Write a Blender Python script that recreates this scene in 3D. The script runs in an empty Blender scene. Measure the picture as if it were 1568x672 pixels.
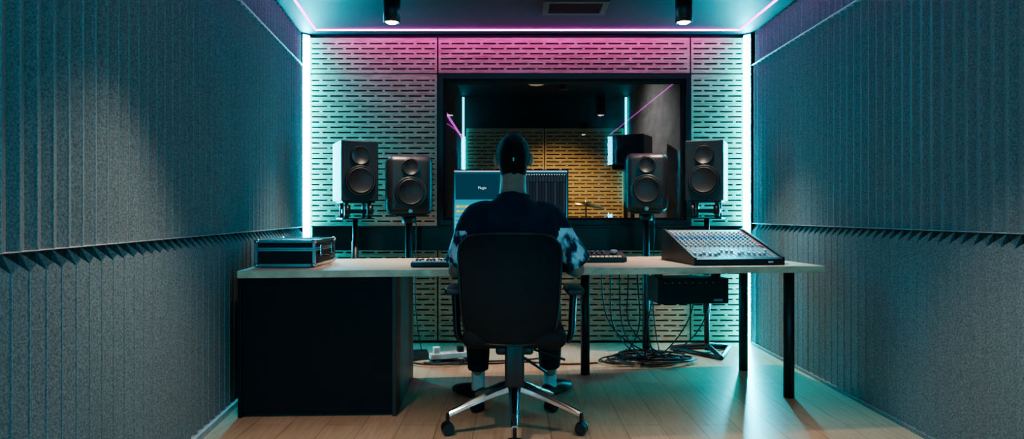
import bpy, bmesh, math, random
from mathutils import Vector, Matrix, noise as mnoise
random.seed(4)
D=bpy.data
scn=bpy.context.scene
COL=scn.collection
try:
    scn.view_settings.look='AgX - Medium High Contrast'
except Exception: pass
# ------------------------------------------------------------------ materials
def M(name,col,rough=.5,metal=0.,col2=None,ns=20.,bump=0.,bs=60.,emis=None,es=0.,stretch=(1,1,1),detail=3.,spec=None,coat=0.,lo=.35,hi=.65):
    m=D.materials.new(name); m.use_nodes=True
    nt=m.node_tree; N=nt.nodes; L=nt.links
    b=N['Principled BSDF']
    b.inputs['Base Color'].default_value=(*col,1)
    b.inputs['Roughness'].default_value=rough
    b.inputs['Metallic'].default_value=metal
    if spec is not None: b.inputs['Specular IOR Level'].default_value=spec
    if coat: b.inputs['Coat Weight'].default_value=coat
    tc=N.new('ShaderNodeTexCoord'); mp=N.new('ShaderNodeMapping')
    mp.inputs['Scale'].default_value=stretch
    L.new(tc.outputs['Object'],mp.inputs['Vector'])
    if col2 is None: col2=tuple(c*.82 for c in col)
    n=N.new('ShaderNodeTexNoise'); n.inputs['Scale'].default_value=ns; n.inputs['Detail'].default_value=detail
    L.new(mp.outputs[0],n.inputs['Vector'])
    r=N.new('ShaderNodeValToRGB')
    r.color_ramp.elements[0].position=lo; r.color_ramp.elements[1].position=hi
    r.color_ramp.elements[0].color=(*col,1); r.color_ramp.elements[1].color=(*col2,1)
    L.new(n.outputs['Fac'],r.inputs[0]); L.new(r.outputs[0],b.inputs['Base Color'])
    if bump:
        n2=N.new('ShaderNodeTexNoise'); n2.inputs['Scale'].default_value=bs; n2.inputs['Detail'].default_value=4
        L.new(mp.outputs[0],n2.inputs['Vector'])
        bp=N.new('ShaderNodeBump'); bp.inputs['Strength'].default_value=bump; bp.inputs['Distance'].default_value=.01
        L.new(n2.outputs['Fac'],bp.inputs['Height']); L.new(bp.outputs[0],b.inputs['Normal'])
    if emis:
        b.inputs['Emission Color'].default_value=(*emis,1); b.inputs['Emission Strength'].default_value=es
    return m
felt=M('felt_grey',(.145,.175,.182),.95,col2=(.275,.32,.33),ns=190,bump=.25,bs=240,spec=.1,stretch=(1,1,.75),detail=5)
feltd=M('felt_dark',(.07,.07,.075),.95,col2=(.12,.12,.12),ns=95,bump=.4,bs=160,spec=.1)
black=M('black_satin',(.012,.012,.014),.42)
blackm=M('black_matte',(.014,.014,.016),.75,bump=.1,bs=200)
blackp=M('black_plastic',(.018,.018,.02),.35,bump=.05,bs=300)
cabm=M('black_laminate',(.008,.010,.014),.6,spec=.2)
cabs=M('dark_laminate_side',(.032,.026,.024),.5)
chrome=M('polished_aluminium',(.75,.76,.78),.18,1.)
alu=M('brushed_aluminium',(.6,.61,.63),.32,1.)
steel=M('grey_steel',(.3,.3,.32),.4,.9)
ceilm=M('ceiling_paint_dark',(.018,.022,.030),.6,bump=.1,bs=40)
rubber=M('speaker_rubber',(.008,.008,.009),.5)
cone=M('speaker_cone',(.03,.03,.033),.38)
spkbody=M('speaker_paint',(.016,.016,.018),.38,bump=.05,bs=400)
spkside=M('speaker_side_grey',(.38,.40,.41),.5)
white=M('white_plastic',(.75,.76,.75),.4)
trimm=M('trim_light',(.5,.52,.53),.45)
skin=M('skin',(.36,.21,.15),.55,col2=(.31,.17,.12),ns=30)
hairm=M('dark_hair',(.008,.006,.005),.7,col2=(.016,.012,.010),ns=60,stretch=(6,1,1),bump=.8,bs=90,spec=.25)
shirtm=M('navy_shirt',(.009,.016,.032),.85,col2=(.014,.024,.045),ns=12,bump=.5,bs=9,spec=.2)
tie=M('tie_dye_cotton',(.008,.02,.05),.85,col2=(.62,.76,.82),ns=17,bump=.4,bs=12,lo=.46,hi=.56,stretch=(1,1,.7),detail=4)
trous=M('black_trousers',(.010,.010,.013),.85,bump=.4,bs=14)
sockm=M('white_sock',(.7,.7,.68),.9,bump=.3,bs=120)
chairf=M('chair_black_fabric',(.014,.013,.014),.65,bump=.25,bs=350,spec=.3)
plug=M('knob_white',(.85,.85,.83),.4)
knobr=M('knob_red',(.6,.05,.05),.4); knobb=M('knob_blue',(.12,.35,.7),.4)
panelg=M('mixer_panel_grey',(.17,.20,.22),.45)
brass=M('cymbal_brass',(.7,.5,.2),.25,1.)
def E(name,col,s):
    m=D.materials.new(name); m.use_nodes=True; nt=m.node_tree
    nt.nodes.remove(nt.nodes['Principled BSDF'])
    e=nt.nodes.new('ShaderNodeEmission'); e.inputs[0].default_value=(*col,1); e.inputs[1].default_value=s
    nt.links.new(e.outputs[0],nt.nodes['Material Output'].inputs[0]); return m
cyanE=E('led_cyan',(.0,.58,.78),220)
rearE=E('led_cyan_rear',(.0,.47,.66),90)
panE=E('fill_panel_teal',(.0,.50,.66),4)
cyanE2=E('led_cyan_dim',(.03,.72,.86),5)
magE=E('led_magenta',(.80,.05,.74),11)
magEb=E('led_magenta_back',(.80,.03,.70),48)
magE2=E('led_magenta_dim',(.8,.08,.7),1.2)
bulbE=E('bulb_warm',(1,.84,.66),25)
def wood(name,c1,c2,sx,sy,sz,rough=.5):
    m=M(name,c1,rough,col2=c2,ns=3.,stretch=(sx,sy,sz),detail=6,lo=.3,hi=.7)
    nt=m.node_tree;N=nt.nodes;L=nt.links
    ramp=[n for n in N if n.type=='VALTORGB'][0]
    mp=[n for n in N if n.type=='MAPPING'][0]
    w=N.new('ShaderNodeTexNoise'); w.inputs['Scale'].default_value=11; w.inputs['Detail'].default_value=8; w.inputs['Distortion'].default_value=.6
    L.new(mp.outputs[0],w.inputs['Vector'])
    mx=N.new('ShaderNodeMixRGB'); mx.blend_type='MULTIPLY'; mx.inputs[0].default_value=.55
    r=N.new('ShaderNodeValToRGB'); r.color_ramp.elements[0].position=.35; r.color_ramp.elements[0].color=(.45,.38,.32,1)
    r.color_ramp.elements[1].position=.55; r.color_ramp.elements[1].color=(1,1,1,1)
    L.new(w.outputs['Fac'],r.inputs[0]); L.new(ramp.outputs[0],mx.inputs[1]); L.new(r.outputs[0],mx.inputs[2])
    L.new(mx.outputs[0],N['Principled BSDF'].inputs['Base Color']); return m
pine=wood('pine_slotted',(.62,.41,.29),(.48,.30,.20),.8,1,9,.55)
pine2=wood('pine_slotted_live',(.62,.47,.26),(.52,.38,.20),.8,1,9,.55)
oak=wood('oak_desktop',(.78,.58,.40),(.68,.47,.31),.7,9,1,.42)
# floor
floorm=D.materials.new('oak_floor'); floorm.use_nodes=True
nt=floorm.node_tree;N=nt.nodes;L=nt.links;b=N['Principled BSDF']
tc=N.new('ShaderNodeTexCoord');mp=N.new('ShaderNodeMapping');mp.inputs['Rotation'].default_value=(0,0,math.pi/2)
L.new(tc.outputs['Object'],mp.inputs[0])
br=N.new('ShaderNodeTexBrick');br.inputs['Scale'].default_value=1;br.inputs['Brick Width'].default_value=1.7;br.inputs['Row Height'].default_value=.185
br.inputs['Mortar Size'].default_value=.0018;br.inputs['Color1'].default_value=(.62,.43,.30,1);br.inputs['Color2'].default_value=(.52,.355,.24,1);br.inputs['Mortar'].default_value=(.2,.13,.09,1)
L.new(mp.outputs[0],br.inputs[0])
mp2=N.new('ShaderNodeMapping');mp2.inputs['Scale'].default_value=(14,1,1);L.new(tc.outputs['Object'],mp2.inputs[0])
ns=N.new('ShaderNodeTexNoise');ns.inputs['Scale'].default_value=4;ns.inputs['Detail'].default_value=8;L.new(mp2.outputs[0],ns.inputs[0])
rr=N.new('ShaderNodeValToRGB');rr.color_ramp.elements[0].position=.3;rr.color_ramp.elements[0].color=(.72,.66,.6,1);rr.color_ramp.elements[1].position=.6;rr.color_ramp.elements[1].color=(1,1,1,1)
L.new(ns.outputs[0],rr.inputs[0]);mx=N.new('ShaderNodeMixRGB');mx.blend_type='MULTIPLY';mx.inputs[0].default_value=.7
L.new(br.outputs[0],mx.inputs[1]);L.new(rr.outputs[0],mx.inputs[2]);L.new(mx.outputs[0],b.inputs['Base Color']);b.inputs['Roughness'].default_value=.3
# glass
glass=D.materials.new('window_glass');glass.use_nodes=True
nt=glass.node_tree;N=nt.nodes;L=nt.links;N.remove(N['Principled BSDF'])
t=N.new('ShaderNodeBsdfTransparent');t.inputs[0].default_value=(.85,.88,.9,1);g=N.new('ShaderNodeBsdfGlossy');g.inputs['Roughness'].default_value=0
f=N.new('ShaderNodeFresnel');f.inputs[0].default_value=1.45
ms=N.new('ShaderNodeMixShader');L.new(f.outputs[0],ms.inputs[0]);L.new(t.outputs[0],ms.inputs[1]);L.new(g.outputs[0],ms.inputs[2])
L.new(ms.outputs[0],N['Material Output'].inputs[0])
# ------------------------------------------------------------------ helpers
def link(o,parent=None):
    COL.objects.link(o)
    if parent is not None: o.parent=parent
    return o
def grp(name,loc=(0,0,0),rz=0.):
    e=D.objects.new(name,None); e.empty_display_size=.05; e.location=loc; e.rotation_euler=(0,0,rz); COL.objects.link(e); return e
def mesh(name,verts,faces,mat,parent=None,smooth=False):
    me=D.meshes.new(name); me.from_pydata([tuple(v) for v in verts],[],faces); me.update()
    if mat: me.materials.append(mat)
    if smooth:
        me.polygons.foreach_set('use_smooth',[True]*len(me.polygons))
    o=D.objects.new(name,me); return link(o,parent)
BF=[(0,3,2,1),(4,5,6,7),(0,1,5,4),(1,2,6,5),(2,3,7,6),(3,0,4,7)]
def bverts(x0,x1,y0,y1,z0,z1): return [(x0,y0,z0),(x1,y0,z0),(x1,y1,z0),(x0,y1,z0),(x0,y0,z1),(x1,y0,z1),(x1,y1,z1),(x0,y1,z1)]
def box(name,x0,x1,y0,y1,z0,z1,mat,parent=None,bev=0.,seg=2,rot=None):
    c=Vector(((x0+x1)/2,(y0+y1)/2,(z0+z1)/2)); a,b_,c_=(x1-x0)/2,(y1-y0)/2,(z1-z0)/2
    o=mesh(name,bverts(-a,a,-b_,b_,-c_,c_),BF,mat,parent); o.location=c
    if rot: o.rotation_euler=rot
    if bev:
        m=o.modifiers.new('b','BEVEL'); m.width=bev; m.segments=seg; m.limit_method='NONE'
        for p in o.data.polygons: p.use_smooth=seg>2
    return o
def boxes(name,lst,mat,parent=None):
    V=[];F=[]
    for bb in lst:
        n=len(V); V+=bverts(*bb); F+=[tuple(i+n for i in f) for f in BF]
    return mesh(name,V,F,mat,parent)
def cylv(p0,p1,r0,r1,n,V,F):
    p0=Vector(p0);p1=Vector(p1);t=(p1-p0).normalized(); a=t.orthogonal().normalized(); b_=t.cross(a); k=len(V)
    for p,r in((p0,r0),(p1,r1)):
        for i in range(n):
            an=2*math.pi*i/n; V.append(p+a*math.cos(an)*r+b_*math.sin(an)*r)
    for i in range(n):
        j=(i+1)%n; F.append((k+i,k+j,k+n+j,k+n+i))
    F.append(tuple(k+i for i in range(n))[::-1]); F.append(tuple(k+n+i for i in range(n)))
def cyls(name,lst,mat,parent=None,n=20):
    V=[];F=[]
    for c in lst: cylv(c[0],c[1],c[2],c[3] if len(c)>3 else c[2],n,V,F)
    o=mesh(name,V,F,mat,parent)
    for p in o.data.polygons: p.use_smooth=len(p.vertices)==4
    return o
def lathe(name,prof,mat,parent=None,n=48,loc=(0,0,0),rot=(0,0,0)):
    V=[];F=[]
    for r,h in prof:
        for i in range(n):
            a=2*math.pi*i/n; V.append((r*math.cos(a),r*math.sin(a),h))
    for k in range(len(prof)-1):
        for i in range(n):
            j=(i+1)%n; F.append((k*n+i,k*n+j,(k+1)*n+j,(k+1)*n+i))
    if prof[-1][0]>0: F.append(tuple((len(prof)-1)*n+i for i in range(n)))
    o=mesh(name,V,F,mat,parent,True); o.location=loc; o.rotation_euler=rot; return o
def cable(name,paths,r,mat,parent=None,smooth=True):
    cu=D.curves.new(name,'CURVE'); cu.dimensions='3D'; cu.bevel_depth=r; cu.bevel_resolution=2; cu.resolution_u=6
    for pts in paths:
        s=cu.splines.new('NURBS' if smooth else 'POLY'); s.points.add(len(pts)-1)
        for p,q in zip(s.points,pts): p.co=(*q,1)
        if smooth: s.order_u=4; s.use_endpoint_u=True
    cu.materials.append(mat); o=D.objects.new(name,cu); return link(o,parent)
def cr(P,i,t):
    p0=P[max(i-1,0)];p1=P[i];p2=P[i+1];p3=P[min(i+2,len(P)-1)]
    return .5*((2*p1)+(p2-p0)*t+(2*p0-5*p1+4*p2-p3)*t*t+(3*p1-p0-3*p2+p3)*t**3)
def tubev(pts,rad,V,F,n=20,sub=5,ref=(0,1,0),rnd=True):
    pts=[Vector(p) for p in pts]; rad=[Vector((r,r)) if not hasattr(r,'__len__') else Vector(r) for r in rad]
    P=[];R=[]
    for i in range(len(pts)-1):
        for s in range(sub): t=s/sub; P.append(cr(pts,i,t)); R.append(cr(rad,i,t))
    P.append(pts[-1]);R.append(rad[-1])
    T=[(P[min(i+1,len(P)-1)]-P[max(i-1,0)]).normalized() for i in range(len(P))]
    rings=[(P[i],R[i],T[i]) for i in range(len(P))]
    if rnd:
        m0=min(R[0]);m1=min(R[-1])
        for a in (.4,.8,1.2,1.45):
            rings.insert(0,(P[0]-T[0]*m0*math.sin(a),R[0]*math.cos(a),T[0]))
            rings.append((P[-1]+T[-1]*m1*math.sin(a),R[-1]*math.cos(a),T[-1]))
    ref=Vector(ref); k=len(V)
    for p,r,t in rings:
        b_=(ref-t*ref.dot(t)).normalized(); a=t.cross(b_)
        for i in range(n):
            an=2*math.pi*i/n; V.append(p+a*math.cos(an)*r[0]+b_*math.sin(an)*r[1])
    m=len(rings)
    for q in range(m-1):
        for i in range(n):
            j=(i+1)%n; F.append((k+q*n+i,k+q*n+j,k+(q+1)*n+j,k+(q+1)*n+i))
    F.append(tuple(k+i for i in range(n))[::-1]); F.append(tuple(k+(m-1)*n+i for i in range(n)))
def sphv(c,r,V,F,nu=24,nv=16,fn=None):
    k=len(V)
    for j in range(nv+1):
        th=math.pi*j/nv
        for i in range(nu):
            ph=2*math.pi*i/nu; d=Vector((math.sin(th)*math.cos(ph),math.sin(th)*math.sin(ph),math.cos(th)))
            s=fn(d) if fn else 1.
            V.append(Vector(c)+Vector((d.x*r[0],d.y*r[1],d.z*r[2]))*s)
    for j in range(nv):
        for i in range(nu):
            q=(i+1)%nu; F.append((k+j*nu+i,k+(j+1)*nu+i,k+(j+1)*nu+q,k+j*nu+q))
def remeshed(name,V,F,vox,mats,assign,parent,smooth=4,disp=0.):
    o=mesh(name+'_src',V,F,None)
    m=o.modifiers.new('r','REMESH'); m.mode='VOXEL'; m.voxel_size=vox
    s=o.modifiers.new('s','SMOOTH'); s.factor=.5; s.iterations=smooth
    dg=bpy.context.evaluated_depsgraph_get(); dg.update()
    me=D.meshes.new_from_object(o.evaluated_get(dg)); D.objects.remove(o)
    me.name=name
    if disp:
        me.update()
        nn=[v.normal.copy() for v in me.vertices]
        for v,nv_ in zip(me.vertices,nn):
            d=mnoise.noise(Vector((v.co.x*7,v.co.y*7,v.co.z*5)))+.5*mnoise.noise(Vector((v.co.x*16,v.co.y*16,v.co.z*11)))
            v.co=v.co+nv_*d*disp
    me.materials.clear()
    for x in mats: me.materials.append(x)
    me.polygons.foreach_set('use_smooth',[True]*len(me.polygons))
    if len(mats)>1: me.polygons.foreach_set('material_index',[assign(p.center) for p in me.polygons])
    return link(D.objects.new(name,me),parent)
# ------------------------------------------------------------------ person
P=grp('seated_man',(0,0,0))
V=[];F=[]
X0=.005
tubev([(X0,3.37,.60),(X0,3.345,.75),(X0,3.345,.90),(X0,3.365,1.0),(X0,3.38,1.06),(X0,3.395,1.10)],[(.165,.12),(.145,.105),(.16,.11),(.18,.10),(.15,.085),(.08,.065)],V,F,28)
tubev([(X0,3.385,1.06),(X0,3.40,1.14),(X0+.001,3.435,1.21),(X0+.002,3.45,1.28)],[(.092,.075),(.072,.064),(.066,.064),(.066,.068)],V,F,24)
HC=Vector((X0+.002,3.468,1.343))
def headfn(d):
    s=1.
    if d.z<-.2: s-=.05*abs(d.x)*(-d.z)
    return s
sphv(HC,(.080,.100,.114),V,F,40,28,headfn)
# jaw, chin, face
tubev([HC+Vector((0,.03,-.05)),HC+Vector((0,.055,-.09)),HC+Vector((0,.078,-.108))],[(.064,.055),(.050,.035),(.026,.018)],V,F,20,ref=(0,1,0))
tubev([HC+Vector((0,.093,.012)),HC+Vector((0,.106,-.015)),HC+Vector((0,.115,-.035))],[.008,.011,.014],V,F,12)
sphv(HC+Vector((0,.096,-.062)),(.024,.010,.006),V,F,14,8); sphv(HC+Vector((0,.094,-.074)),(.021,.010,.006),V,F,14,8)
tubev([HC+Vector((-.045,.083,.022)),HC+Vector((0,.097,.026)),HC+Vector((.045,.083,.022))],[.007,.008,.007],V,F,10)
for s in(-1,1):
    sphv(HC+Vector((s*.088,-.004,-.024)),(.010,.019,.032),V,F,16,12)
    sphv(HC+Vector((s*.094,-.012,-.014)),(.008,.015,.024),V,F,16,12)
EL={-1:Vector((-.280,3.43,.768)),1:Vector((.325,3.43,.771))}
WR={-1:Vector((-.195,3.665,.840)),1:Vector((.205,3.675,.840))}
for s in(-1,1):
    S=Vector((X0+s*.185,3.385,1.035)); e_=EL[s]; w_=WR[s]
    tubev([S+Vector((-s*.06,0,.0)),S,S.lerp(e_,.5)+Vector((s*.006,0,0)),e_],[.05,.058,.047,.040],V,F,20,ref=(0,1,0.2))
    tubev([e_,e_.lerp(w_,.3),e_.lerp(w_,.7),w_],[.040,.043,.033,(.029,.022)],V,F,20,ref=(0,0,1))
    f_=(Vector((w_.x*.55,w_.y+.15,w_.z-.008))-w_).normalized(); u_=Vector((0,0,1)); sd=f_.cross(u_).normalized()*(1 if s<0 else -1)
    u_=sd.cross(f_).normalized()
    if u_.z<0: u_=-u_
    kn_=w_+f_*.092
    tubev([w_-f_*.01,w_+f_*.03,w_+f_*.065,kn_],[(.028,.021),(.036,.018),(.041,.015),(.039,.012)],V,F,20,ref=u_)
    for o_,ln,lift in((.030,.070,.0),(.010,.080,.003),(-.011,.074,.0),(-.030,.058,-.002)):
        b0=w_+f_*.075+sd*o_*.9; b1=kn_+sd*o_+u_*lift; b2=b1+f_*ln*.45+u_*.006+sd*o_*.12; b3=b2+f_*ln*.30-u_*.012; b4=b3+f_*ln*.16-u_*.013
        tubev([b0,b1,b2,b3,b4],[.0105,.010,.009,.0082,.0072],V,F,12,4,ref=sd)
    b0=w_+f_*.02+sd*.022; b1=w_+f_*.05+sd*.05-u_*.004; b2=w_+f_*.08+sd*.063-u_*.010; b3=w_+f_*.103+sd*.062-u_*.014
    tubev([b0,b1,b2,b3],[.016,.0125,.0105,.009],V,F,12,4,ref=u_)
HIP={-1:Vector((-.095,3.40,.618)),1:Vector((.105,3.40,.618))}
KN={-1:Vector((-.195,3.83,.59)),1:Vector((.205,3.85,.59))}
AN={-1:Vector((-.192,3.885,.10)),1:Vector((.222,3.965,.10))}
TOE={-1:Vector((-.315,4.02,.035)),1:Vector((.325,4.115,.035))}
for s in(-1,1):
    h_,k_,a_,t_=HIP[s],KN[s],AN[s],TOE[s]
    tubev([h_,h_.lerp(k_,.5),k_],[.08,.068,.052],V,F,20,ref=(0,0,1))
    tubev([k_,k_.lerp(a_,.3)-Vector((0,.01,0)),k_.lerp(a_,.7),a_],[.052,.052,.038,.032],V,F,20,ref=(0,1,0))
    dd=(t_-a_); dd.z=0; dd.normalize()
    tubev([Vector((a_.x,a_.y,.05))-dd*.03,Vector((a_.x,a_.y,.055))+dd*.04,t_],[(.03,.028),(.036,.028),(.032,.016)],V,F,16,ref=(0,0,1))
remeshed('body',V,F,.0055,[skin],None,P,3)
V=[];F=[]
for s in(-1,1): sphv(HC+Vector((s*.031,.084,.004)),(.012,.011,.009),V,F,14,10)
mesh('eyes',V,F,white,P,True)
# hair : short cap, tapering to the nape, small tied knot
V=[];F=[]
def hairfn(d):
    if d.y>.45: line=.45
    elif d.y>-.15: line=.10+.35*(d.y+.15)/.60
    else: line=.10-1.25*min(1,(-.15-d.y)/.45)
    t=(d.z-line)/.12
    t=max(0,min(1,t+.5))
    return .88+.175*t
sphv(HC,(.083,.101,.114),V,F,72,56,hairfn)
tubev([HC+Vector((0,-.045,-.055)),HC+Vector((0,-.040,-.095)),HC+Vector((0,-.036,-.128))],[(.070,.050),(.063,.045),(.046,.034)],V,F,24)
sphv(HC+Vector((0,-.092,-.030)),(.022,.018,.026),V,F,24,16)
tubev([HC+Vector((0,-.100,-.04)),HC+Vector((.002,-.104,-.065)),HC+Vector((.004,-.094,-.092))],[.013,.012,.005],V,F,14)
remeshed('hair',V,F,.005,[hairm],None,P,2,.0025)
box('hair_tie_glint',HC.x-.004,HC.x+.004,HC.y-.116,HC.y-.108,HC.z-.032,HC.z-.014,trimm,P,.002)  # pale block stands in for the glint on the hair tie
# shirt
V=[];F=[]
tubev([(X0,3.37,.56),(X0,3.36,.70),(X0,3.35,.88),(X0,3.36,.98),(X0,3.375,1.04),(X0,3.385,1.085),(X0,3.395,1.125),(X0,3.40,1.142)],
      [(.195,.15),(.198,.148),(.212,.145),(.222,.135),(.205,.118),(.155,.098),(.092,.078),(.078,.070)],V,F,36,5,rnd=False)
for s in(-1,1):
    S=Vector((X0+s*.175,3.383,1.022)); e_=EL[s]
    end=S.lerp(e_,.88)+Vector((s*.008,0,0))
    tubev([S+Vector((-s*.09,0,.028)),S,S.lerp(e_,.45)+Vector((s*.012,0,0)),end],[(.070,.078),(.082,.082),(.074,.078),(.070,.080) if s<0 else (.082,.088)],V,F,28,6,ref=(0,1,.2),rnd=False)
def sa(c):
    t=abs(c.x-.01)-.212-(.03*math.sin(c.z*40)*.3)
    return 1 if (t>0 and c.z<.985 and c.x>0) or (t>.015 and c.z<.97 and c.x<0) else 0
remeshed('t_shirt',V,F,.007,[shirtm,tie],sa,P,4,.008)
cable('collar',[[(X0+.080*math.cos(a*math.pi/12),3.398+.074*math.sin(a*math.pi/12),1.138-.012*math.sin(a*math.pi/12)) for a in range(25)]],.007,shirtm,P)
# trousers
V=[];F=[]
tubev([(X0,3.36,.625),(X0,3.40,.63),(X0,3.44,.63)],[(.17,.10),(.175,.10),(.15,.09)],V,F,28,ref=(0,0,1))
for s in(-1,1):
    h_,k_,a_=HIP[s],KN[s],AN[s]
    hem=k_.lerp(a_,.86)
    tubev([h_,h_.lerp(k_,.5),k_-Vector((0,.02,0))],[.097,.090,.070],V,F,24,ref=(0,0,1))
    tubev([k_,k_.lerp(a_,.3),k_.lerp(a_,.6),hem],[.070,.072,.066,.060],V,F,24,ref=(0,1,0),rnd=False)
    sphv(k_,(.07,.07,.07),V,F,20,14)
V=[Vector((v.x,v.y,max(v.z,.5225)) if v.y<3.62 else v) for v in V]
remeshed('trousers',V,F,.009,[trous],None,P,3,.005)
V=[];F=[]
for s in(-1,1):
    a_=AN[s]; tubev([a_+Vector((0,0,.10)),a_,a_-Vector((0,0,.04))],[.039,.037,.040],V,F,20)
mesh('socks',V,F,sockm,P,True)
V=[];F=[]
for s in(-1,1):
    a_,t_=AN[s],TOE[s]; dd=(t_-a_);dd.z=0;dd.normalize()
    c0=Vector((a_.x,a_.y,0))
    tubev([c0-dd*.045+Vector((0,0,.035)),c0+dd*.03+Vector((0,0,.040)),c0+dd*.11+Vector((0,0,.036)),c0+dd*.185+Vector((0,0,.026))],[(.038,.036),(.044,.042),(.052,.036),(.042,.026)],V,F,24,ref=(0,0,1))
V=[Vector((v.x,v.y,max(v.z,.001))) for v in V]
mesh('shoes',V,F,blackp,P,True)
# ------------------------------------------------------------------ room
YB=5.57; H=2.52; XR=1.94; YR=-1.6
def xl(y): return -1.70-.0976*(y-5.57)
mesh('floor',[(-2.2,YR,0),(2.2,YR,0),(2.2,9.2,0),(-2.2,9.2,0),(-2.2,YR,-.1),(2.2,YR,-.1),(2.2,9.2,-.1),(-2.2,9.2,-.1)],[(0,1,2,3),(7,6,5,4),(0,4,5,1),(1,5,6,2),(2,6,7,3),(3,7,4,0)],floorm)
box('ceiling',-2.2,2.2,YR,9.2,H,H+.1,ceilm)
def pleatwall(name,o,d,nrm,length,zs,seam,top):
    V=[];F=[];MI=[];p=.08
    n=int(length/p)
    o=Vector((o[0],o[1],0));d=Vector((*d,0));nrm=Vector((*nrm,0))
    def pt(u,h,z): return o+d*u+nrm*h+Vector((0,0,z))
    def sec(z0,z1,pk,dep,off,cut=0.):
        for k in range(n+1):
            a=k*p;c=min((k+1)*p,length)
            if c-a<.03: continue
            m=a+(c-a)*pk
            q=[(a,0),(a,off),(m-.002,off+dep),(m-.0015,off+dep+.003),(m+.0015,off+dep+.003),(m+.002,off+dep),(c,off),(c,0)]
            k0=len(V); nq=len(q)
            for z in(z0,z1-cut):
                for u,h in q: V.append(pt(u,h,z))
            for i in range(nq-1): F.append((k0+i,k0+i+1,k0+nq+i+1,k0+nq+i))
            if not cut:
                F.append(tuple(k0+i for i in range(nq))[::-1]);F.append(tuple(k0+nq+i for i in range(nq)))
            else:
                k1=len(V)
                V.extend([pt(a,off,z1),pt(c,off,z1)])
                F.append((k0+nq+1,k0+nq+2,k1))
                F.append((k0+nq+5,k0+nq+6,k1+1))
    sec(0.0,seam-.001,.84,.036,.001,.055)
    sec(seam+.001,top-.004,.26,.022,.016)
    sec(top+.004,zs,.26,.018,.008)
    k0=len(V)
    for z in(0,zs):
        for u,h in((0,.0005),(length,.0005),(length,-.1),(0,-.1)): V.append(pt(u,h,z))
    F.extend([tuple(i+k0 for i in f) for f in BF])
    nf=len(F)
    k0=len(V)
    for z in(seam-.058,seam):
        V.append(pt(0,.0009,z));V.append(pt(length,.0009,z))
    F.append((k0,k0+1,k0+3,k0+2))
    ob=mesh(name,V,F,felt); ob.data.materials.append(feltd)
    ob.data.polygons[nf].material_index=1  # dark felt strip puts the shade into the seam notches
    return ob
dl=Vector((-.0976,1)).normalized(); nl=(dl.y,-dl.x)
L_=(YB-.04-YR)/dl.y
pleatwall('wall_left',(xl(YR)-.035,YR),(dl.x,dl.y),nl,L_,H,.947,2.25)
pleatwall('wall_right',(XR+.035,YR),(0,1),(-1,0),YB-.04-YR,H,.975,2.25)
box('wall_rear',-2.0,2.1,YR-.1,YR,0,H,feltd)
def strip(name,z,h,dep,mat,side):
    y0,y1=YR,YB-.07
    if side=='l': V=[(xl(y0)-.02,y0,z),(xl(y0)+dep,y0,z),(xl(y1)+dep,y1,z),(xl(y1)-.02,y1,z)]
    else: V=[(XR-dep,y0,z),(XR+.02,y0,z),(XR+.02,y1,z),(XR-dep,y1,z)]
    V=V+[(a,b_,c+h) for a,b_,c in V]
    return mesh(name,V,BF,mat)
strip('trim_1',2.247,.008,.010,trimm,'l');strip('trim_2',2.247,.008,.010,trimm,'r')
strip('trim_3',.9465,.003,.006,trimm,'l');strip('trim_4',.9745,.003,.006,trimm,'r')
strip('baseboard_left',0,.03,.022,trimm,'l');strip('baseboard_right',0,.02,.012,felt,'r')
WX0,WX1,WZ0,WZ1=-.60,1.455,.962,2.19
boxes('wall_back',[(-2.0,WX0,YB+.035,YB+.16,0,H),(WX1,2.1,YB+.035,YB+.16,0,H),(WX0,WX1,YB+.035,YB+.16,0,WZ0),(WX0,WX1,YB+.035,YB+.16,WZ1,H)],blackm)
def slotted(name,panels,y,mat,rp=.0425,sh=.0120,pitch=.128,br_=.024):
    for x0,x1,z0,z1 in panels:
        lst=[]
        n=max(1,round((z1-z0)/rp)); r=(z1-z0)/n
        for k in range(n):
            za=z0+k*r; zb=za+r-sh
            lst.append((x0,x1,y,y+.018,za,zb))
            x=x0
            if k==n-1:
                lst.append((x0,x1,y,y+.018,zb,z1)); continue
            lst.append((x0,x0+.02,y,y+.018,zb,zb+sh)); lst.append((x1-.02,x1,y,y+.018,zb,zb+sh))
            off=(k%2)*pitch/2
            x=x0+off+.02
            while x<x1-.03:
                if x>x0+.02: lst.append((x,min(x+br_,x1),y,y+.018,zb,zb+sh))
                x+=pitch
        boxes(name,lst,mat)
XA=-1.655;XBp=1.895
slotted('slotted_acoustic_panel',[(XA,-.612,.02,2.192),(1.462,XBp,.02,2.192),(-.600,1.450,.02,.955),
  (XA,-.612,2.202,2.49),(-.600,1.450,2.202,2.49),(1.462,XBp,2.202,2.49)],YB-.0,pine)
g=grp('cable_trunking',(0,0,0))
box('duct',-1.60,1.84,YB-.11,YB-.002,.76,.945,black,g,.004)
box('lip',-1.60,1.84,YB-.13,YB-.002,.945,.957,black,g)
g=grp('window_1')
def frame(nm,x0,x1,z0,z1,w,y0,y1,mat):
    boxes(nm,[(x0,x0+w,y0,y1,z0,z1),(x1-w,x1,y0,y1,z0,z1),(x0+w,x1-w,y0,y1,z0,z0+w),(x0+w,x1-w,y0,y1,z1-w,z1)],mat,g)
frame('frame_outer',WX0,WX1,WZ0,WZ1,.04,YB-.03,YB+.16,black)
frame('frame_inner',WX0+.04,WX1-.04,WZ0+.04,WZ1-.04,.02,YB+.02,YB+.10,blackm)
box('glass',WX0+.05,WX1-.05,YB+.05,YB+.056,WZ0+.05,WZ1-.05,glass,g)
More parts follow.
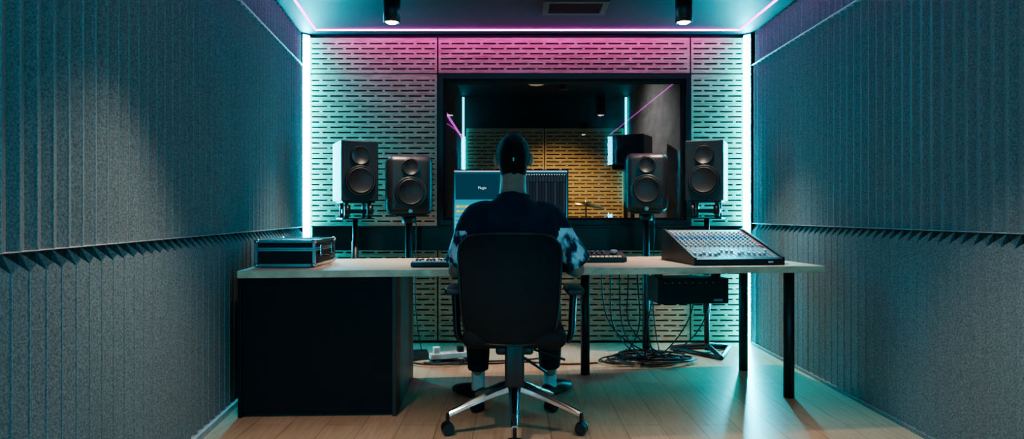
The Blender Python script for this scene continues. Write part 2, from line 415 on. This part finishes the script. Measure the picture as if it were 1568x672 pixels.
# ---- LED strips : 45 degree aluminium corner profile with diffuser
def corner(x,s):
    g=grp('led_corner_strip',(0,0,0))
    y=YB
    a=(x,y-.048); b_=(x+s*.040,y-.006)
    V=[(a[0],a[1],0),(b_[0],b_[1],0),(b_[0],b_[1],H-.02),(a[0],a[1],H-.02)]
    n=Vector((s*.7,-.7,0))*.002
    W2=[tuple(Vector(v)+n) for v in V]
    mesh('diffuser',V+W2,[(0,1,2,3),(7,6,5,4),(0,4,5,1),(1,5,6,2),(2,6,7,3),(3,7,4,0)],cyanE,g)
    k=[(x-s*.004,y-.050),(x-s*.004,y-.002),(x+s*.042,y-.002),(x+s*.040,y-.007),(x,y-.0485)]
    mesh('profile',[(p[0],p[1],0) for p in k]+[(p[0],p[1],H-.01) for p in k],[(0,1,2,3,4),(9,8,7,6,5)]+[(i,(i+1)%5,(i+1)%5+5,i+5) for i in range(5) if i!=3],alu,g)
corner(-1.690,1);corner(1.928,-1)
gl=grp('led_corner_strip'); box('diffuser',xl(YR)+.05,xl(YR)+.13,YR+.03,YR+.07,.0,H-.02,rearE,gl)
gl=grp('led_corner_strip'); box('diffuser',1.80,1.88,YR+.03,YR+.07,.0,H-.02,rearE,gl)
zc=H-.006
def cl(y): return xl(y)+.125
ys0,ys1=YR+.3,5.43
g=grp('led_ceiling_line')
w=.008
mesh('diffuser_left',[(cl(ys0)-w,ys0,zc),(cl(ys0)+w,ys0,zc),(cl(ys1)+w,ys1,zc),(cl(ys1)-w,ys1,zc)]+[(cl(ys0)-w,ys0,H),(cl(ys0)+w,ys0,H),(cl(ys1)+w,ys1,H),(cl(ys1)-w,ys1,H)],BF,magE,g)
box('diffuser_right',1.81-w,1.81+w,ys0,ys1,zc,H,magE,g)
box('diffuser_back',cl(ys1)-w,1.81+w,ys1,ys1+2*w,zc,H,magEb,g)
g=grp('added_fill_panel',(.17,3.9,H))  # unseen glowing panel, added as teal fill for the walls
boxes('frame',[(-.62,.62,-.27,-.25,-.03,0),(-.62,.62,.25,.27,-.03,0),(-.62,-.60,-.25,.25,-.03,0),(.60,.62,-.25,.25,-.03,0)],black,g)
box('diffuser',-.6,.6,-.25,.25,-.02,-.002,panE,g)
def spot(x,y,e,size=76):
    g=grp('ceiling_spotlight',(x,y,H))
    lathe('housing',[(.0,0),(.057,0),(.057,-.18),(.050,-.18),(.046,-.165),(.0,-.165)],black,g)
    lathe('bulb',[(.0,-.162),(.043,-.162),(.043,-.174),(.03,-.184),(.0005,-.188)],bulbE,g)
    l=D.lights.new('lamp','SPOT'); l.energy=e; l.color=(1,.79,.60); l.spot_size=math.radians(size); l.spot_blend=.9; l.shadow_soft_size=.03
    o=D.objects.new('lamp',l); o.location=(0,0,-.225); link(o,g)
for y,e,sz in((4.6,150,84),(2.35,125,78),(.2,80,76)):
    for x in(-.81,1.158): spot(x,y,e,sz)
g=grp('ceiling_vent')
boxes('frame',[(.22,.67,4.66,4.70,H-.02,H),(.22,.67,4.93,4.97,H-.02,H),(.22,.26,4.7,4.93,H-.02,H),(.63,.67,4.7,4.93,H-.02,H)],M('vent_frame',(.10,.06,.05),.5),g)
boxes('louvres',[(.26,.63,4.71+i*.03,4.722+i*.03,H-.015,H) for i in range(7)],black,g)
# ------------------------------------------------------------------ live room behind the glass
LY=8.5; LX0=-.62;LX1=1.44
livew=M('live_wall_grey',(.30,.28,.27),.8,col2=(.2,.19,.18),ns=3,stretch=(1,1,3))
box('wall_live_left',LX0-.1,LX0,YB+.17,LY,0,H,feltd)
box('wall_live_right',LX1,LX1+.1,YB+.17,LY,0,H,livew)
box('wall_live_back',LX0-.1,LX1+.1,LY+.03,LY+.13,0,H,blackm)
slotted('slotted_acoustic_panel',[(LX0+.05,.40,.02,2.12),(.41,LX1-.05,.02,2.12)],LY,pine2,.046,.013,.16,.025)
g=grp('led_corner_strip'); box('diffuser',LX0+.005,LX0+.03,LY-.05,LY-.025,1.2,H-.02,cyanE2,g)
g=grp('led_corner_strip'); box('diffuser',LX1-.04,LX1-.015,LY-.05,LY-.025,1.2,H-.02,cyanE2,g)
g=grp('led_wall_line'); box('diffuser',LX0+.001,LX0+.02,5.9,8.4,1.98,1.992,magE2,g)
for i,(x,y) in enumerate(((.27,7.6),(-.35,6.6),(.33,6.9))):
    g=grp('ceiling_disc_light',(x,y,H)); lathe('disc',[(0,0),(.09,0),(.09,-.02),(.07,-.03),(0,-.03)],M('disc_%d'%i,(.5,.5,.45),.5,emis=(1,.85,.6),es=.25),g)
l=D.lights.new('warm_lamp','SPOT');l.energy=190;l.color=(1,.68,.30);l.spot_size=math.radians(90);l.spot_blend=.8;l.shadow_soft_size=.05
g=grp('live_room_spotlight',(.55,7.3,H)); lathe('housing',[(.0,0),(.05,0),(.05,-.14),(.04,-.14),(0,-.13)],black,g)
o=D.objects.new('lamp',l);o.location=(0,0,-.16);o.rotation_euler=(math.radians(28),0,0);link(o,g)
l=D.lights.new('wall_fill_lamp','SPOT');l.energy=70;l.color=(.95,.92,.9);l.spot_size=math.radians(110);l.spot_blend=.8;l.shadow_soft_size=.05
g=grp('live_room_spotlight',(.3,6.9,H)); lathe('housing',[(.0,0),(.05,0),(.05,-.14),(.04,-.14),(0,-.13)],black,g)  # unseen spotlight added to fill the grey right wall
o=D.objects.new('lamp',l);o.location=(0,0,-.16);o.rotation_euler=(0,math.radians(-50),0);link(o,g)
g=grp('studio_speaker_on_stand',(1.12,6.35,0),-.5)
box('cabinet',-.15,.15,-.14,.14,1.46,1.78,spkbody,g,.01); cyls('pole',[((0,0,.02),(0,0,1.46),.02)],black,g); cyls('base',[((0,0,0),(0,0,.02),.16)],black,g)
lathe('driver',[(.1,0),(.09,.008),(.03,-.02),(0,-.01)],rubber,g,32,(0,-.142,1.58),(math.pi/2,0,0))
g=grp('cymbal_stand',(.78,7.2,0))
lathe('cymbal',[(0,.012),(.03,.008),(.05,0),(.2,-.012),(.2,-.014),(0,-.004)],brass,g,40,(0,0,1.17),(.15,.2,0))
cyls('stand',[((0,0,.5),(0,0,1.2),.009),((0,0,.5),(.22,.1,0.008),.008),((0,0,.5),(-.2,.12,.008),.008),((0,0,.5),(0,-.24,.008),.008)],chrome,g)
# ------------------------------------------------------------------ desk
DT=.764; TH=.111
g=grp('studio_desk',(-1.384,3.435,0),TH)
box('top',0,3.14,0,.93,DT-.037,DT,oak,g,.003)
def leg(x,y): cyls('leg',[((x,y,0.0),(x,y,DT-.037),.030),((x,y,DT-.045),(x,y,DT-.037),.05)],black,g,28)
leg(3.009,.152);leg(3.055,.835);leg(1.968,.83)
box('rail',.9,3.0,.83,.86,DT-.075,DT-.037,black,g)
cyls('grommet',[((2.98,.30,DT),(2.98,.30,DT+.003),.022),((2.93,.17,DT),(2.93,.17,DT+.003),.012),((3.0,.16,DT),(3.0,.16,DT+.003),.012)],black,g)
g=grp('desk_cabinet',(-1.412,3.515,0),.04)
z1=DT-.0375
box('front_panel',.02,.79,.006,.024,.03,z1,cabm,g,.002)
box('side_left',0,.02,0,.85,0,z1,cabm,g,.001); box('side_right',.79,.81,0,.85,0,z1,cabs,g,.001)
box('back_panel',.02,.79,.83,.85,0.02,z1,cabm,g); box('bottom',.02,.79,.024,.83,.03,.05,cabm,g); box('plinth',.02,.79,.05,.07,0,.03,blackm,g)
# ------------------------------------------------------------------ flight case
g=grp('flight_case',(-1.378,3.66,DT+.0005),.025)
W_,D_,H_=.32,.46,.145
box('shell',.006,W_-.006,.006,D_-.006,.008,H_-.004,blackm,g)
e=.014; lst=[]
for z in(.004,.088,.098,H_-e+.002):
    zt=z+ (e if z in(.004,H_-e+.002) else .008)
    lst+=[(0,W_,0,e/2,z,zt),(0,W_,D_-e/2,D_,z,zt),(0,e/2,0,D_,z,zt),(W_-e/2,W_,0,D_,z,zt)]
for x in(0,W_-e):
    for y in(0,D_-e): lst.append((x,x+e,y,y+e,.004,H_))
lst+=[(0,W_,0,e,H_-.004,H_+.001),(0,W_,D_-e,D_,H_-.004,H_+.001),(0,e,0,D_,H_-.004,H_+.001),(W_-e,W_,0,D_,H_-.004,H_+.001)]
boxes('edge_profiles',lst,alu,g)
V=[];F=[]
for x in(.008,W_-.008):
    for y in(.008,D_-.008):
        for z in(.013,H_-.006): sphv((x,y,z),(.016,.016,.0125),V,F,12,8)
mesh('corners',V,F,chrome,g,True)
for y in(.09,D_-.12): box('latch',W_,W_+.008,y,y+.035,.06,.118,chrome,g,.002)
cable('handle',[[(W_,.17,.055),(W_+.03,.17,.055),(W_+.035,.19,.05),(W_+.035,.28,.05),(W_+.03,.30,.055),(W_,.30,.055)]],.007,black,g)
boxes('feet',[(.02,.05,.02,.05,0,.008),(W_-.05,W_-.02,.02,.05,0,.008),(.02,.05,D_-.05,D_-.02,0,.008),(W_-.05,W_-.02,D_-.05,D_-.02,0,.008)],black,g)
# ------------------------------------------------------------------ mixer
g=grp('mixing_console',(1.015,3.80,DT+.0005),TH)
W_=.53;DD=.56
def prof(n,x0,x1,pts,mat):
    k=len(pts);V=[(x0,y,z) for y,z in pts]+[(x1,y,z) for y,z in pts]
    F=[tuple(range(k))[::-1],tuple(range(k,2*k))]+[(i,(i+1)%k,(i+1)%k+k,i+k) for i in range(k)]
    return mesh(n,V,F,mat,g)
prof('body',.012,W_-.012,[(.01,.008),(.01,.035),(.545,.185),(.55,.008)],panelg)
prof('cheek_left',0,.014,[(0,.0),(0,.044),(.02,.050),(.50,.190),(.56,.192),(.56,0)],black)
prof('cheek_right',W_-.014,W_,[(0,.0),(0,.044),(.02,.050),(.50,.190),(.56,.192),(.56,0)],black)
prof('front_lip',.014,W_-.014,[(-.004,.004),(-.004,.034),(.02,.042),(.02,.004)],black)
an=math.atan2(.15,.535)
pl=grp('control_surface',(.012,.01,.036)); pl.parent=g; pl.rotation_euler=(an,0,0)
nch=16; dx=(W_-.06)/nch
kn=[[],[],[],[]]; fd=[];sl=[];lines=[]
for c in range(nch):
    x=.022+c*dx
    for r in range(9):
        y=.22+r*.033
        kn[(r//2+(r==0))%4].append(((x,y,0),(x,y,.012),.0072,.006))
    sl.append((x-.0015,x+.0015,.03,.16,0,.0008))
    yy=.05+.07*random.random(); fd.append((x-.007,x+.007,yy,yy+.02,0.001,.012))
    lines.append((x+dx/2-.0006,x+dx/2+.0006,.02,.53,0,.0006))
for i,mm in enumerate((plug,white,knobb,plug)): 
    if kn[i]: cyls('knobs_%d'%i,kn[i],mm,pl,10)
boxes('fader_slots',sl,black,pl);boxes('fader_caps',fd,white,pl);boxes('channel_lines',lines,alu,pl)
boxes('master_section',[(W_-.05,W_-.035,.2+i*.03,.215+i*.03,0,.004) for i in range(10)],knobr,pl)
boxes('legend',[(W_-.10,W_-.07,-.0055,-.004,.012,.022)],white,g)
# ------------------------------------------------------------------ small controllers
g=grp('audio_controller',(.43,4.02,DT+.0005),.06)
prof('body',0,.25,[(0,.004),(0,.03),(.14,.058),(.16,.05),(.16,.004)],black)
pl=grp('controls',(0,0,.03)); pl.parent=g; pl.rotation_euler=(math.atan2(.028,.14),0,0)
cyls('knobs',[((.03+i*.032,.10,0),(.03+i*.032,.10,.016),.010,.008) for i in range(4)]+[((.03+i*.032,.06,0),(.03+i*.032,.06,.012),.007) for i in range(4)],steel,pl,16)
cyls('main_dial',[((.19,.09,0),(.19,.09,.022),.022,.020)],alu,pl,28)
boxes('buttons',[(.02+i*.026,.038+i*.026,.015,.028,0,.004) for i in range(8)],E('button_glow',(.9,.75,.4),.8),pl)
boxes('feet',[(.01,.24,.01,.03,0,.004),(.01,.24,.13,.15,0,.004)],rubber,g)
g=grp('midi_keyboard',(-.545,3.665,DT+.0005),.08)
box('body',0,.50,0,.16,.004,.026,black,g,.003)
boxes('feet',[(.01,.49,.01,.03,0,.004),(.01,.49,.13,.15,0,.004)],rubber,g)
boxes('white_keys',[(.012+i*.0192,.0297+i*.0192,-.002,.09,.026,.033) for i in range(25)],white,g)
boxes('black_keys',[(.012+i*.0192+.013,.012+i*.0192+.024,.035,.09,.033,.040) for i in range(24) if i%7 not in(2,6)],black,g)
cyls('knobs',[((.03+i*.03,.13,.026),(.03+i*.03,.13,.04),.008) for i in range(8)],steel,g,14)
boxes('pads',[(.30+i*.022,.318+i*.022,.115,.133,.026,.031) for i in range(8)],M('pad_red',(.5,.1,.1),.5,emis=(1,.25,.15),es=.5),g)
g=grp('computer_mouse',(.17,3.80,DT+.0005),0)
V=[];F=[];sphv((0,0,0),(.03,.052,.034),V,F,24,16); V=[(v.x,v.y,max(v.z,0)) for v in V]; mesh('shell',V,F,blackp,g,True)
# ------------------------------------------------------------------ monitor
g=grp('computer_monitor',(-.008,4.2,0.0005),0)
box('bezel',-.355,.355,0,.03,.925,1.325,black,g,.004)
box('back_bulge',-.2,.2,.03,.06,1.0,1.25,black,g,.01)
box('neck',-.03,.03,.06,.09,.775,1.15,alu,g,.004); box('foot',-.13,.13,-.03,.16,DT,DT+.012,alu,g,.005)
scr=D.materials.new('screen');scr.use_nodes=True
nt=scr.node_tree;N=nt.nodes;L=nt.links;N.remove(N['Principled BSDF'])
tc=N.new('ShaderNodeTexCoord');sp=N.new('ShaderNodeSeparateXYZ');L.new(tc.outputs['Object'],sp.inputs[0])
mr=N.new('ShaderNodeMapRange');mr.inputs[1].default_value=.94;mr.inputs[2].default_value=1.31;L.new(sp.outputs[2],mr.inputs[0])
r=N.new('ShaderNodeValToRGB');r.color_ramp.elements[0].color=(.03,.50,.68,1);r.color_ramp.elements[1].color=(.006,.07,.12,1);L.new(mr.outputs[0],r.inputs[0])
e=N.new('ShaderNodeEmission');e.inputs[1].default_value=1.2;L.new(r.outputs[0],e.inputs[0]);L.new(e.outputs[0],N['Material Output'].inputs[0])
mesh('screen',[(-.347,-.001,.94),(.347,-.001,.94),(.347,-.001,1.317),(-.347,-.001,1.317)],[(0,1,2,3)],scr,g)
def q(n,x0,x1,z0,z1,m,y=-.002): return mesh(n,[(x0,y,z0),(x1,y,z0),(x1,y,z1),(x0,y,z1)],[(0,1,2,3)],m,g)
wE=E('screen_white',(.7,.85,.9),1.0); dE=E('screen_dark',(.008,.012,.02),1.);gE=E('screen_green',(.35,.6,.12),1.);tE=E('screen_teal',(.05,.3,.38),1.);grE=E('screen_grey',(.016,.026,.036),1.);yE=E('screen_yellow',(.7,.6,.15),1.);g2E=E('screen_slate',(.026,.044,.06),1.)
q('menu_bar',-.347,.347,1.311,1.317,wE); q('left_window',-.34,-.02,1.14,1.30,E('screen_navy',(.006,.055,.09),1.))
q('right_window',.09,.343,1.03,1.30,dE)
for i in range(13):
    x=.10+i*.0185; q('channel_strip',x,x+.014,1.06,1.245,grE if i%3 else g2E,-.003)
    q('channel_head',x,x+.014,1.25,1.285,g2E,-.003)
for i in range(16):
    x=.095+i*.0155; q('toolbar_icon',x,x+.007,1.291,1.296,wE,-.003)
for i in range(8): q('clip_green',-.335+(i%4)*.026,-.313+(i%4)*.026,1.09-(i//4)*.03,1.105-(i//4)*.03,gE if i%2 else yE,-.003)
for i in range(5): q('track_row',-.34,.05,.955+i*.025,.967+i*.025,tE,-.0025)
tx=D.curves.new('screen_text','FONT');tx.body='Plugin';tx.size=.022;tx.align_x='CENTER';tx.materials.append(wE)
o=D.objects.new('screen_text',tx);o.location=(-.175,-.004,1.205);o.rotation_euler=(math.pi/2,0,0);link(o,g)
# ------------------------------------------------------------------ speakers
RX=(math.pi/2,0,0)
def driver(g,x,z,y,R,nm,dome=False):
    lathe(nm+'_frame',[(R*1.0,0.0),(R*1.0,.006),(R*.93,.009),(R*.88,.004)],black,g,48,(x,y,z),RX)
    if not dome:
        lathe(nm+'_surround',[(R*.88,.003),(R*.84,.011),(R*.78,.012),(R*.73,.003)],rubber,g,48,(x,y,z),RX)
        lathe(nm+'_cone',[(R*.73,.003),(R*.5,-.010),(R*.30,-.020)],cone,g,48,(x,y,z),RX)
        lathe(nm+'_cap',[(R*.31,-.019),(R*.26,-.008),(R*.15,.001),(0.0005,.004)],spkbody,g,32,(x,y,z),RX)
    else:
        lathe(nm+'_waveguide',[(R*.88,.004),(R*.6,-.008),(R*.36,-.014)],spkbody,g,48,(x,y,z),RX)
        lathe(nm+'_dome',[(R*.36,-.014),(R*.3,-.006),(R*.15,.0),(0.0005,.002)],steel,g,32,(x,y,z),RX)
def outer(x,y,zb,rz):
    g=grp('studio_monitor_speaker',(x,y,0),rz)
    w,h,d=.275,.445,.33
    box('cabinet',-w/2,w/2,-d/2+.02,d/2,zb,zb+h,spkside,g,.004)
    box('baffle',-w/2,w/2,-d/2,-d/2+.022,zb,zb+h,spkbody,g,.006)
    driver(g,0,zb+.150,-d/2-.022,.112,'woofer'); cyls('woofer_ring',[((0,-d/2-.020,zb+.15),(0,-d/2+.001,zb+.15),.114)],black,g,40)
    cyls('tweeter_ring',[((0,-d/2-.016,zb+.335),(0,-d/2+.001,zb+.335),.072)],black,g,40)
    driver(g,0,zb+.335,-d/2-.017,.07,'tweeter',True)
    box('port',-.05,.05,-d/2-.002,-d/2,zb+.012,zb+.026,rubber,g)
    return g
def outstand(x,y,zt,rz):
    zt-=.001
    g=grp('speaker_stand',(x,y,0),rz)
    box('top_plate',-.12,.12,-.13,.13,zt-.012,zt,black,g,.002); box('lower_plate',-.12,.12,-.12,.12,zt-.135,zt-.125,black,g,.002)
    box('mid_bar',-.10,.10,-.02,.02,zt-.09,zt-.06,black,g,.003)
    cyls('isolators',[((sx*.085,sy*.09,zt-.125),(sx*.085,sy*.09,zt-.012),.018,.014) for sx in(-1,1) for sy in(-1,1)],steel,g,18)
    cyls('clamps',[((sx*.085,-.125,zt-.10),(sx*.085,-.125,zt-.03),.022) for sx in(-1,1)],black,g,18)
    cyls('pole',[((0,0,.02),(0,0,zt-.13),.02),((0,0,.30),(0,0,zt-.3),.026)],black,g)
    R=.27
    P=[Vector((R*math.sin(a),-R*math.cos(a),0)) for a in(0.5,2.6,4.7)]
    V=[];F=[]
    for i in range(3):
        a=P[i];
        cylv((a.x,a.y,.016),(P[(i+1)%3].x,P[(i+1)%3].y,.016),.016,.016,10,V,F)
        cylv((a.x,a.y,.02),(0,0,.06),.016,.02,10,V,F)
    mesh('base_frame',V,F,black,g)
    return g
def inner(x,y,zb,rz,w=.31):
    g=grp('round_monitor_speaker',(x,y,0),rz)
    h,d=.435,.27
    box('cabinet',-w/2,w/2,-d/2,d/2,zb,zb+h,spkbody,g,.055,6)
    cyls('woofer_ring',[((0,-d/2-.018,zb+.165),(0,-d/2+.01,zb+.165),.112,.118)],spkbody,g,48)
    driver(g,0,zb+.165,-d/2-.020,.110,'woofer')
    cyls('tweeter_ring',[((0,-d/2-.012,zb+.345),(0,-d/2+.01,zb+.345),.062,.070)],spkbody,g,48)
    driver(g,0,zb+.345,-d/2-.014,.06,'tweeter',True)
    lathe('badge',[(.015,0),(.015,.003),(.011,.003),(.011,.001),(.006,.001),(.006,.003),(.0005,.003)],alu,g,24,(0,-d/2-.001,zb+.028),RX)
    return g
def instand(x,y,zt,rz):
    g=grp('column_speaker_stand',(x,y,0),rz)
    box('top_plate',-.10,.10,-.09,.09,zt-.01,zt,black,g,.002)
    cyls('column',[((0,0,.012),(0,0,zt-.01),.027),((0,0,zt-.06),(0,0,zt-.01),.05)],black,g,24)
    box('base',-.15,.15,-.16,.16,0,.014,black,g,.004)
    cable('signal_cable',[[(.05,.16,zt+.08),(.08,.20,zt-.05),(.05,.05,zt-.35),(.04,.03,.3),(.10,.05,.02)]],.004,black,g)
outer(-1.19,5.18,1.148,.44); outstand(-1.19,5.18,1.148,.44)
outer(1.478,5.18,1.152,-.40); outstand(1.478,5.18,1.152,-.40)
inner(-.765,5.06,1.045,.24,.335); instand(-.765,5.06,1.045,.22)
inner(.997,5.08,1.063,-.16); instand(.997,5.08,1.063,-.16)
# ------------------------------------------------------------------ rack unit under desk
g=grp('power_amplifier',(.94,4.36,0),TH)
box('chassis',0,.45,0,.22,.475,.64,black,g,.004)
box('faceplate',-.01,.46,-.006,0,.475,.64,blackm,g,.002)
boxes('brackets',[(.02,.04,.05,.17,.64,DT-.038),(.41,.43,.05,.17,.64,DT-.038)],black,g)
cyls('jacks',[((.04+i*.045,-.006,.61),(.04+i*.045,-.010,.61),.004) for i in range(8)],steel,g,14)
boxes('label',[(.36,.42,-.0075,-.006,.49,.505)],alu,g)
# ------------------------------------------------------------------ cables
paths=[]
for i in range(13):
    cx=.93+random.uniform(-.16,.16);cy=4.86+random.uniform(-.07,.07);rx=random.uniform(.12,.25);ry=random.uniform(.07,.15)
    ph=random.random()*6; Q=[]
    for k in range(34):
        a=ph+k*.42; Q.append((cx+rx*math.cos(a)*(1+.1*random.uniform(-1,1)),cy+ry*math.sin(a)*(1+.15*random.uniform(-1,1)),.008+.003*i+.01*random.random()))
    paths.append(Q)
cable('cable_pile',paths,.005,black)
paths=[]
for i in range(7):
    x0=.60+i*.06; x1=.68+random.uniform(0,.5)
    paths.append([(x0,4.585,.70),(x0+.01,4.62,.5),(x0+.06*random.uniform(-1,1),4.66,.3),((x0+x1)/2,4.72,.1),(x1,4.80,.02),(x1+.1,4.9,.012)])
paths.append([(1.2,4.5,.48),(1.22,4.65,.3),(1.1,4.75,.1),(1.0,4.85,.015)]);paths.append([(1.3,4.5,.48),(1.34,4.7,.25),(1.2,4.85,.05),(1.0,4.9,.015)])
cable('hanging_cables',paths,.0045,black)
paths=[[(-.60,4.95,.006),(-.5,5.05,.006),(-.3,4.8,.006),(-.1,4.75,.006),(.1,4.9,.006),(.35,4.7,.006),(.6,4.8,.006)],[(-.62,4.8,.006),(-.4,4.7,.006),(-.2,4.9,.006),(.0,4.85,.006),(.2,4.95,.006)]]
for i in range(4):
    cx=-.42+random.uniform(-.12,.2);cy=4.82+random.uniform(-.05,.05)
    paths.append([(cx+(.08+.02*i)*math.cos(k*.5)*1.3,cy+(.07+.01*i)*math.sin(k*.5),.007+.004*i) for k in range(20)])
cable('floor_cable',paths,.006,black)
g=grp('power_strip',(-.44,4.88,0.024),.35)
box('body',-.15,.15,-.032,.032,0,.04,white,g,.006)
cyls('sockets',[((-.10+i*.06,0,.039),(-.10+i*.06,0,.042),.020) for i in range(4)],trimm,g,20)
box('plug',-.125,-.08,-.024,.024,.04,.085,white,g,.006);box('plug_2',.05,.095,-.024,.024,.04,.080,black,g,.006)
boxes('feet',[(-.14,-.10,-.03,.03,-.024,0),(.10,.14,-.03,.03,-.024,0)],rubber,g)
# ------------------------------------------------------------------ office chair
cx,cyy=.012,3.36
g=grp('office_chair',(cx,cyy,0),0)
def star():
    V=[];F=[];C=[]
    for k in range(5):
        a=math.radians(-90+72*k); d=Vector((math.cos(a),math.sin(a),0)); s=Vector((-d.y,d.x,0))
        secs=[(.03,.205,.032,.026),(.10,.185,.026,.022),(.22,.14,.020,.016),(.33,.098,.017,.012)]
        k0=len(V)
        for r,z,w_,h_ in secs:
            for (u,v) in((-1,-.7),(1,-.7),(1,.3),(.55,1),(-.55,1),(-1,.3)): V.append(d*r+s*(w_*u)+Vector((0,0,z+h_*v)))
        for q_ in range(3):
            for i in range(6): j=(i+1)%6; F.append((k0+q_*6+i,k0+q_*6+j,k0+(q_+1)*6+j,k0+(q_+1)*6+i))
        F.append(tuple(k0+i for i in range(6))[::-1]);F.append(tuple(k0+18+i for i in range(6)))
        C.append((d,s))
    mesh('star_base',V,F,chrome,g)
    V=[];F=[]
    for d,s in C:
        c=d*.335; cylv(c+Vector((0,0,.05)),c+Vector((0,0,.10)),.009,.009,12,V,F)
        for sg in(-1,1): cylv(c+s*(sg*.008)+Vector((0,0,.030)),c+s*(sg*.030)+Vector((0,0,.030)),.030,.027,24,V,F)
        cylv(c+s*-.008+Vector((0,0,.040)),c+s*.008+Vector((0,0,.040)),.020,.020,16,V,F)
    o=mesh('casters',V,F,black,g)
star()
cyls('hub',[((0,0,.17),(0,0,.235),.042,.034)],chrome,g,28)
cyls('gas_column',[((0,0,.235),(0,0,.34),.030),((0,0,.30),(0,0,.42),.022)],black,g,24)
box('mechanism',-.09,.09,-.12,.12,.38,.425,blackp,g,.015,3)
box('back_strut',-.045,.045,-.205,-.17,.245,.52,blackp,g,.012,3); box('strut_arm',-.045,.045,-.19,-.0,.245,.40,blackp,g,.012,3)
cyls('levers',[((.08,0,.39),(.25,.02,.33),.006),((.05,.08,.40),(.22,.12,.36),.006),((.04,-.06,.36),(.16,.05,.26),.007)],black,g,10)
box('seat',-.245,.245,-.20,.26,.42,.52,chairf,g,.045,5)
V=[];F=[];n=28
def bp(u,v):
    w_=.246-.018*(1-v)/2*1.6
    if v<0: w_-=.010*v*v
    x=w_*u*(1-.17*abs(v)**10); z=.70+.253*v*(1-.05*abs(u)**6)+(.008*(1-u*u) if v>.5 else 0)
    y=-.245+.055*u*u-.02*math.cos(v*2)+.02*v*v
    return x-.022,y,z
for j in range(n+1):
    for i in range(n+1): V.append(bp(-1+2*i/n,-1+2*j/n))
for j in range(n):
    for i in range(n): a=j*(n+1)+i; F.append((a,a+1,a+n+2,a+n+1))
o=mesh('backrest',V,F,chairf,g,True)
m=o.modifiers.new('s','SOLIDIFY');m.thickness=.042;m.offset=-1
m=o.modifiers.new('b','BEVEL');m.width=.012;m.segments=3;m.limit_method='ANGLE';m.angle_limit=math.radians(50)
ring=[bp(-1+2*i/14,1) for i in range(14)]+[bp(1,1-2*i/14) for i in range(14)]+[bp(1-2*i/14,-1) for i in range(14)]+[bp(-1,-1+2*i/14) for i in range(15)]
cable('piping',[ring],.006,blackp,g,False)
for s in(-1,1):
    xo=.290*s-.0
    V=[];F=[]
    tubev([(s*.20,-.02,.435),(s*.255,-.02,.437),(s*.278,-.02,.47),(s*.284,-.01,.56),(xo,0,.665)],[(.035,.016),(.038,.016),(.042,.017),(.040,.018),(.034,.018)],V,F,14,4,(1,0,0.3) )
    mesh('arm_post',V,F,blackp,g,True)
    box('arm_pad',xo-.042,xo+.042,-.13,.12,.665,.700,blackp,g,.014,4)
# ------------------------------------------------------------------ world / camera
w=D.worlds.new('studio_world');scn.world=w;w.use_nodes=True
w.node_tree.nodes['Background'].inputs[0].default_value=(.02,.03,.04,1);w.node_tree.nodes['Background'].inputs[1].default_value=.2
cam=D.cameras.new('camera');cam.lens=24;cam.sensor_width=36;cam.shift_y=-8/1568;cam.clip_start=.05
o=D.objects.new('camera',cam);o.location=(0,0,1.05);o.rotation_euler=(math.pi/2,0,0);COL.objects.link(o);scn.camera=o
